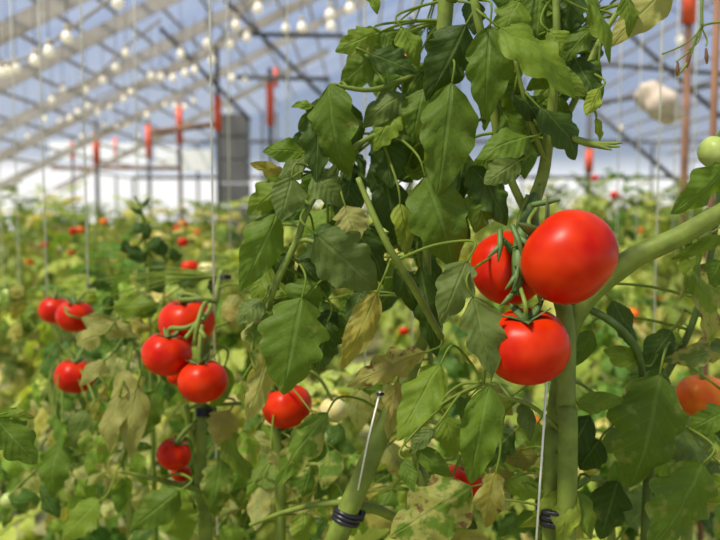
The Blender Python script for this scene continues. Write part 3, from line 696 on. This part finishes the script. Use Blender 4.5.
# fill leaves further back on the big plants
def inside(p, poly):
    x, y = p; c = False; n = len(poly)
    for i in range(n):
        x1, y1 = poly[i]; x2, y2 = poly[(i+1) % n]
        if (y1 > y) != (y2 > y) and x < (x2-x1)*(y-y1)/(y2-y1)+x1: c = not c
    return c
KEEP = [(75,376,19),(53,310,15),(75,316,18),(203,381,24),(167,354,24),(174,454,16),(702,396,20),(333,410,13),(287,400,18),(462,480,14),(187,322,26)]
def fill(key, poly, n, d0, d1, pal, seed, size=(30, 48), sick=.2, name='leaf', stuffed=8):
    r = random.Random(seed); pl = plants[key]; xs = [p[0] for p in poly]; ys = [p[1] for p in poly]; k = 0; tries = 0
    while k < n and tries < 5000:
        tries += 1
        bx, by = r.uniform(min(xs), max(xs)), r.uniform(min(ys), max(ys)); L_ = r.uniform(*size)
        a = r.gauss(PI / 2, .75); tx, ty = bx + math.cos(a) * L_, by + math.sin(a) * L_
        if not (inside((bx, by), poly) and inside((tx, ty), poly)): continue
        if any((bx+(tx-bx)*f-a_)**2 + (by+(ty-by)*f-b_)**2 < (c_+L_*.22)**2 for a_, b_, c_ in KEEP for f in (.2, .5, .85)): continue
        m = MB(); d = r.uniform(d0, d1); b = at(bx, by, d); t = at(tx, ty, d + r.uniform(-.02, .02))
        j = r.uniform(.8, 1.25) * (1.45 if key[0] == 'E' else 1.25 if key in ('B2', 'B3', 'G2') else 1); tint = r.choice(pal); tint = (tint[0]*j*1.12, tint[1]*j*.90, tint[2]*j*.95)
        leaflet(m, b, t, L_ * r.uniform(.5, .7) * K * d, -FW + RT * r.uniform(-.8, .8) + UP * r.uniform(-.3, .8), tint, sick if r.random() < .4 else 0,
                lobe=.2, nl=r.choice((2, 3, 4)), nv=18, nu=8, bend=r.uniform(.0, .15), fold=r.uniform(.1, .5), ruff=.05, seed=r.random() * 9)
        near = min(pl['P'], key=lambda p: (p - b - UP * .03).length); 
        m.tube([b, b.lerp(near, .5) + UP * .01, near], [.0009, .0013, .0016], 5, c=(.16, .23, .035, 0), step=4)
        m.build(name, LEAF, pl['t']); k += 1
fill('B', [(370,30),(435,0),(470,0),(470,230),(440,300),(380,300),(345,370),(270,370),(255,300),(262,190),(300,130),(320,90)], 78, .85, .97, [g2, g0, g2, g1], 1)
fill('A', [(470,-10),(600,-10),(598,60),(580,140),(545,150),(530,190),(470,210)], 52, .80, .90, [g2, g0, g2, g1], 2)
fill('A', [(430,380),(560,380),(600,400),(600,540),(430,540)], 20, .86, 1.0, [g0, g2, g1, gy], 4, size=(26, 44), sick=.6)
fill('G2', [(650,340),(730,340),(730,545),(650,545)], 16, .98, 1.15, [g0, g2, g1, gy], 15, sick=.6)
fill('G', [(600,330),(720,330),(725,540),(600,540)], 24, .92, 1.1, [g0, g2, g1, gb], 5, sick=.4)
fill('B2', [(240,370),(340,390),(340,545),(240,545)], 24, .92, 1.10, [g0, g1, gy, gp, g2], 16, size=(26, 46), sick=.8)
fill('B3', [(340,370),(520,400),(520,545),(340,545)], 30, .92, 1.15, [g0, g1, gy, gp, g2], 6, size=(26, 46), sick=.8)
fill('E2', [(0,340),(110,350),(110,545),(0,545)], 34, 1.15, 1.5, [g0, g1, gy, gp, g2], 17, size=(22, 40), sick=.6)
fill('E3', [(80,340),(180,350),(180,545),(80,545)], 30, 1.15, 1.5, [g0, g1, gy, gp, g2], 27, size=(22, 40), sick=.6)
fill('E', [(160,350),(250,350),(250,545),(160,545)], 26, 1.2, 1.5, [g0, g1, gy, gp, g2], 7, size=(22, 40), sick=.6)
fill('L', [(0,285),(110,285),(110,345),(0,345)], 12, 1.6, 1.8, [g1, gy, gp], 31, size=(16, 26), sick=.5)
fill('E', [(90,270),(240,270),(240,350),(90,350)], 16, 1.25, 1.5, [g0, g1, gp, g2], 8, size=(18, 30), sick=.5)

# calyx-like dried flower truss and other small plant details
def flower_truss(key, pts, ends, lab=None):
    m = MB(); m.tube([at(*p) for p in pts], .0013, 6); o = m.build('flower_truss', STEM, plants[key]['t'])
    for e_ in ends:
        a, b = at(*e_[0]), at(*e_[1]); m = MB(); m.tube([a, a.lerp(b, .6), b], [.0009, .0022, .0006], 6)
        q = m.build('dry_flower', DRY, o); 
flower_truss('G', [(722,22,.80),(700,28,.80),(690,58,.80),(678,75,.80)], [((678,62,.8),(677,76,.8)),((690,50,.8),(687,68,.8)),((706,48,.8),(707,64,.8))])
m = MB()
for e_ in ((662,54),(676,62),(688,50),(706,46)): m.tube([at(702,28,.80), at((702+e_[0])/2+3,(28+e_[1])/2+3,.80), at(e_[0],e_[1],.80)], .0009, 5)
m.tube([at(702,28,.8), at(702,0,.8), at(706,-40,.81)], .0016, 6); m.build('flower_stalk', STEM, plants['G']['t'])
m = MB()
for e_ in ((622,143),(620,147),(612,150)): m.tube([at(572,138,.74), at(592,144,.73), at(e_[0],e_[1],.72)], [.003,.0034,.0006], 6)
m.build('flower_stalk', STEM, plants['A']['t'])
m = MB()
for q in ((500,230,498,262),(505,240,487,258),(512,225,524,262),(516,235,532,250),(520,268,505,290),(528,270,545,300),(515,290,500,306),(532,205,560,200),(518,262,512,292),(536,285,540,305)):
    a, b = at(q[0], q[1], .735), at(q[2], q[3], .725); m.tube([a, a.lerp(b, .5) - FW * .006, b], [.0026, .0030, .0006], 6)
m.tube([at(534,195,.78), at(522,232,.755), at(519,262,.735), at(517,295,.735)], [.0040, .0062, .0075, .004], 8)
m.build('fruit_truss', CALYX, plants['A']['t'])
m = MB()
for q in (((215,300,1.06),(205,303,1.03),(198,322,1.01),(194,345,1.01)),((203,312,1.02),(192,330,1.01),(186,338,1.0)),((200,330,1.01),(206,338,1.0)),((180,300,1.05),(200,299,1.03),(216,302,1.05))):
    m.tube([at(*z) for z in q], .0032, 6)
m.build('fruit_truss', STEM, plants['E']['t'])

# ---------------------------------------------------------------- twine and clips
def twine(pts, rad, lab, grp=None):
    m = MB(); m.tube([at(*p) if len(p) == 3 else Vector(p[1:]) for p in pts], rad, 6, step=1); return tag(m.build('twine', TWINE), lab, 'twine', grp)
for px, d, r_, y1, lab in ((217,1.15,.0016,535,'white twine running down past the left tomato cluster'),(88,1.75,.0022,288,'white twine left of the dark rounded leaves, ending in a black clip'),(140,2.2,.0022,300,'white twine hanging behind the dark rounded leaves'),
    (47,2.0,.0022,300,'white twine above the red pair at the left edge'),(20,2.6,.0022,300,'faint twine near the left edge'),(4,3.0,.002,300,'faint twine at the very left edge'),
    (230,2.6,.0025,260,'faint twine just right of the main left twine'),(288,2.2,.0022,200,'twine hanging beside the big plant among the trusses'),(652,1.5,.0016,400,'white twine down the gap right of the close cluster'),
    (616,2.8,.0024,260,'faint twine between the big plant and the white bundle'),(690,2.6,.0024,260,'faint twine near the right edge'),(672,3.2,.0024,250,'faint twine just right of the white bundle'),(636,3.4,.0024,250,'faint twine left of the white bundle'),
    (365,1.3,.0016,400,'twine rising out of the top left of the big plant'),(412,1.4,.0016,400,'twine behind the big plant leaves')):
    a = at(px, y1, d); b = at(px, -30, d); top = Vector((a.x, a.y, 3.4)); m = MB(); m.tube([top, a], r_, 6, step=1)
    tag(m.build('twine', TWINE), lab, 'twine')
twine([(547,375,.755),(536,545,.755)], .0011, 'white twine beside the stem under the close cluster')
twine([(378,-20,.80),(378,395,.815)], .0009, 'thin twine behind the big plant above the tied stem') if False else None
twine([(380,392,.80),(368,440,.82),(358,490,.84)], .0010, 'short taut twine reaching the tied stem')
def clip(px, py, d, wpx, lab, tilt=0):
    c = at(px, py, d); R_ = wpx * K * d / 2; t = empty('stem_clip', c); tag(t, lab, 'clip')
    ax = cdir(math.sin(tilt), math.cos(tilt), 0); u = ax.orthogonal().normalized(); v = ax.cross(u)
    m = MB()
    for s_ in (-.34, 0, .34):
        P = [c + ax * s_ * R_ + (u*math.cos(k*2*PI/16) + v*math.sin(k*2*PI/16)) * R_ for k in range(17)]; m.tube(P, R_ * .2, 6, step=1)
    m.build('clip_ring', CLIP, t); m = MB(); e_ = c + RT * R_ * 1.15
    P = [e_ - ax * R_ * .4, e_ + ax * R_ * .4]; m.tube(P, R_ * .28, 8); m.build('clip_hinge', CLIP, t)
clip(347, 516, .853, 25, 'black plastic clip around the thick stem at bottom centre', .3)
clip(205, 411, 1.12, 17, 'black plastic clip on the pale stem under the left cluster')
clip(556, 515, .783, 34, 'black plastic clip at the bottom of the stem under the close cluster')
clip(380, 394, .80, 6, 'small black knot clip at the top of the short taut twine')
clip(225, 277, 1.16, 9, 'small black clip on the twine above the left cluster')
clip(91, 286, 1.75, 6, 'small black clip at the end of the twine at left')
ALLP = [p for q in plants.values() for p in q['P']]
for t, c, R_, d in LOOSE:
    cand = min(ALLP, key=lambda p: (p - c - UP * .05).length)
    for x, y, h in BGP:
        p = Vector((x, y, min(h * .95, c.z + .06)))
        if (p - c).length < (cand - c).length: cand = p
    a = c + Vector((0, 0, R_ * .6)); m = MB(); m.tube([a, a.lerp(cand, .35) + Vector((0, 0, .03)), cand], .002 + .0006 * d, 6, step=6)
    o = m.build('pedicel', STEM, None); o.parent = t; bpy.context.view_layer.update(); o.matrix_parent_inverse = t.matrix_world.inverted()
for p in protos + gprotos:
    if 'label' not in p:
        for c in list(p.children): bpy.data.objects.remove(c)
        bpy.data.objects.remove(p)
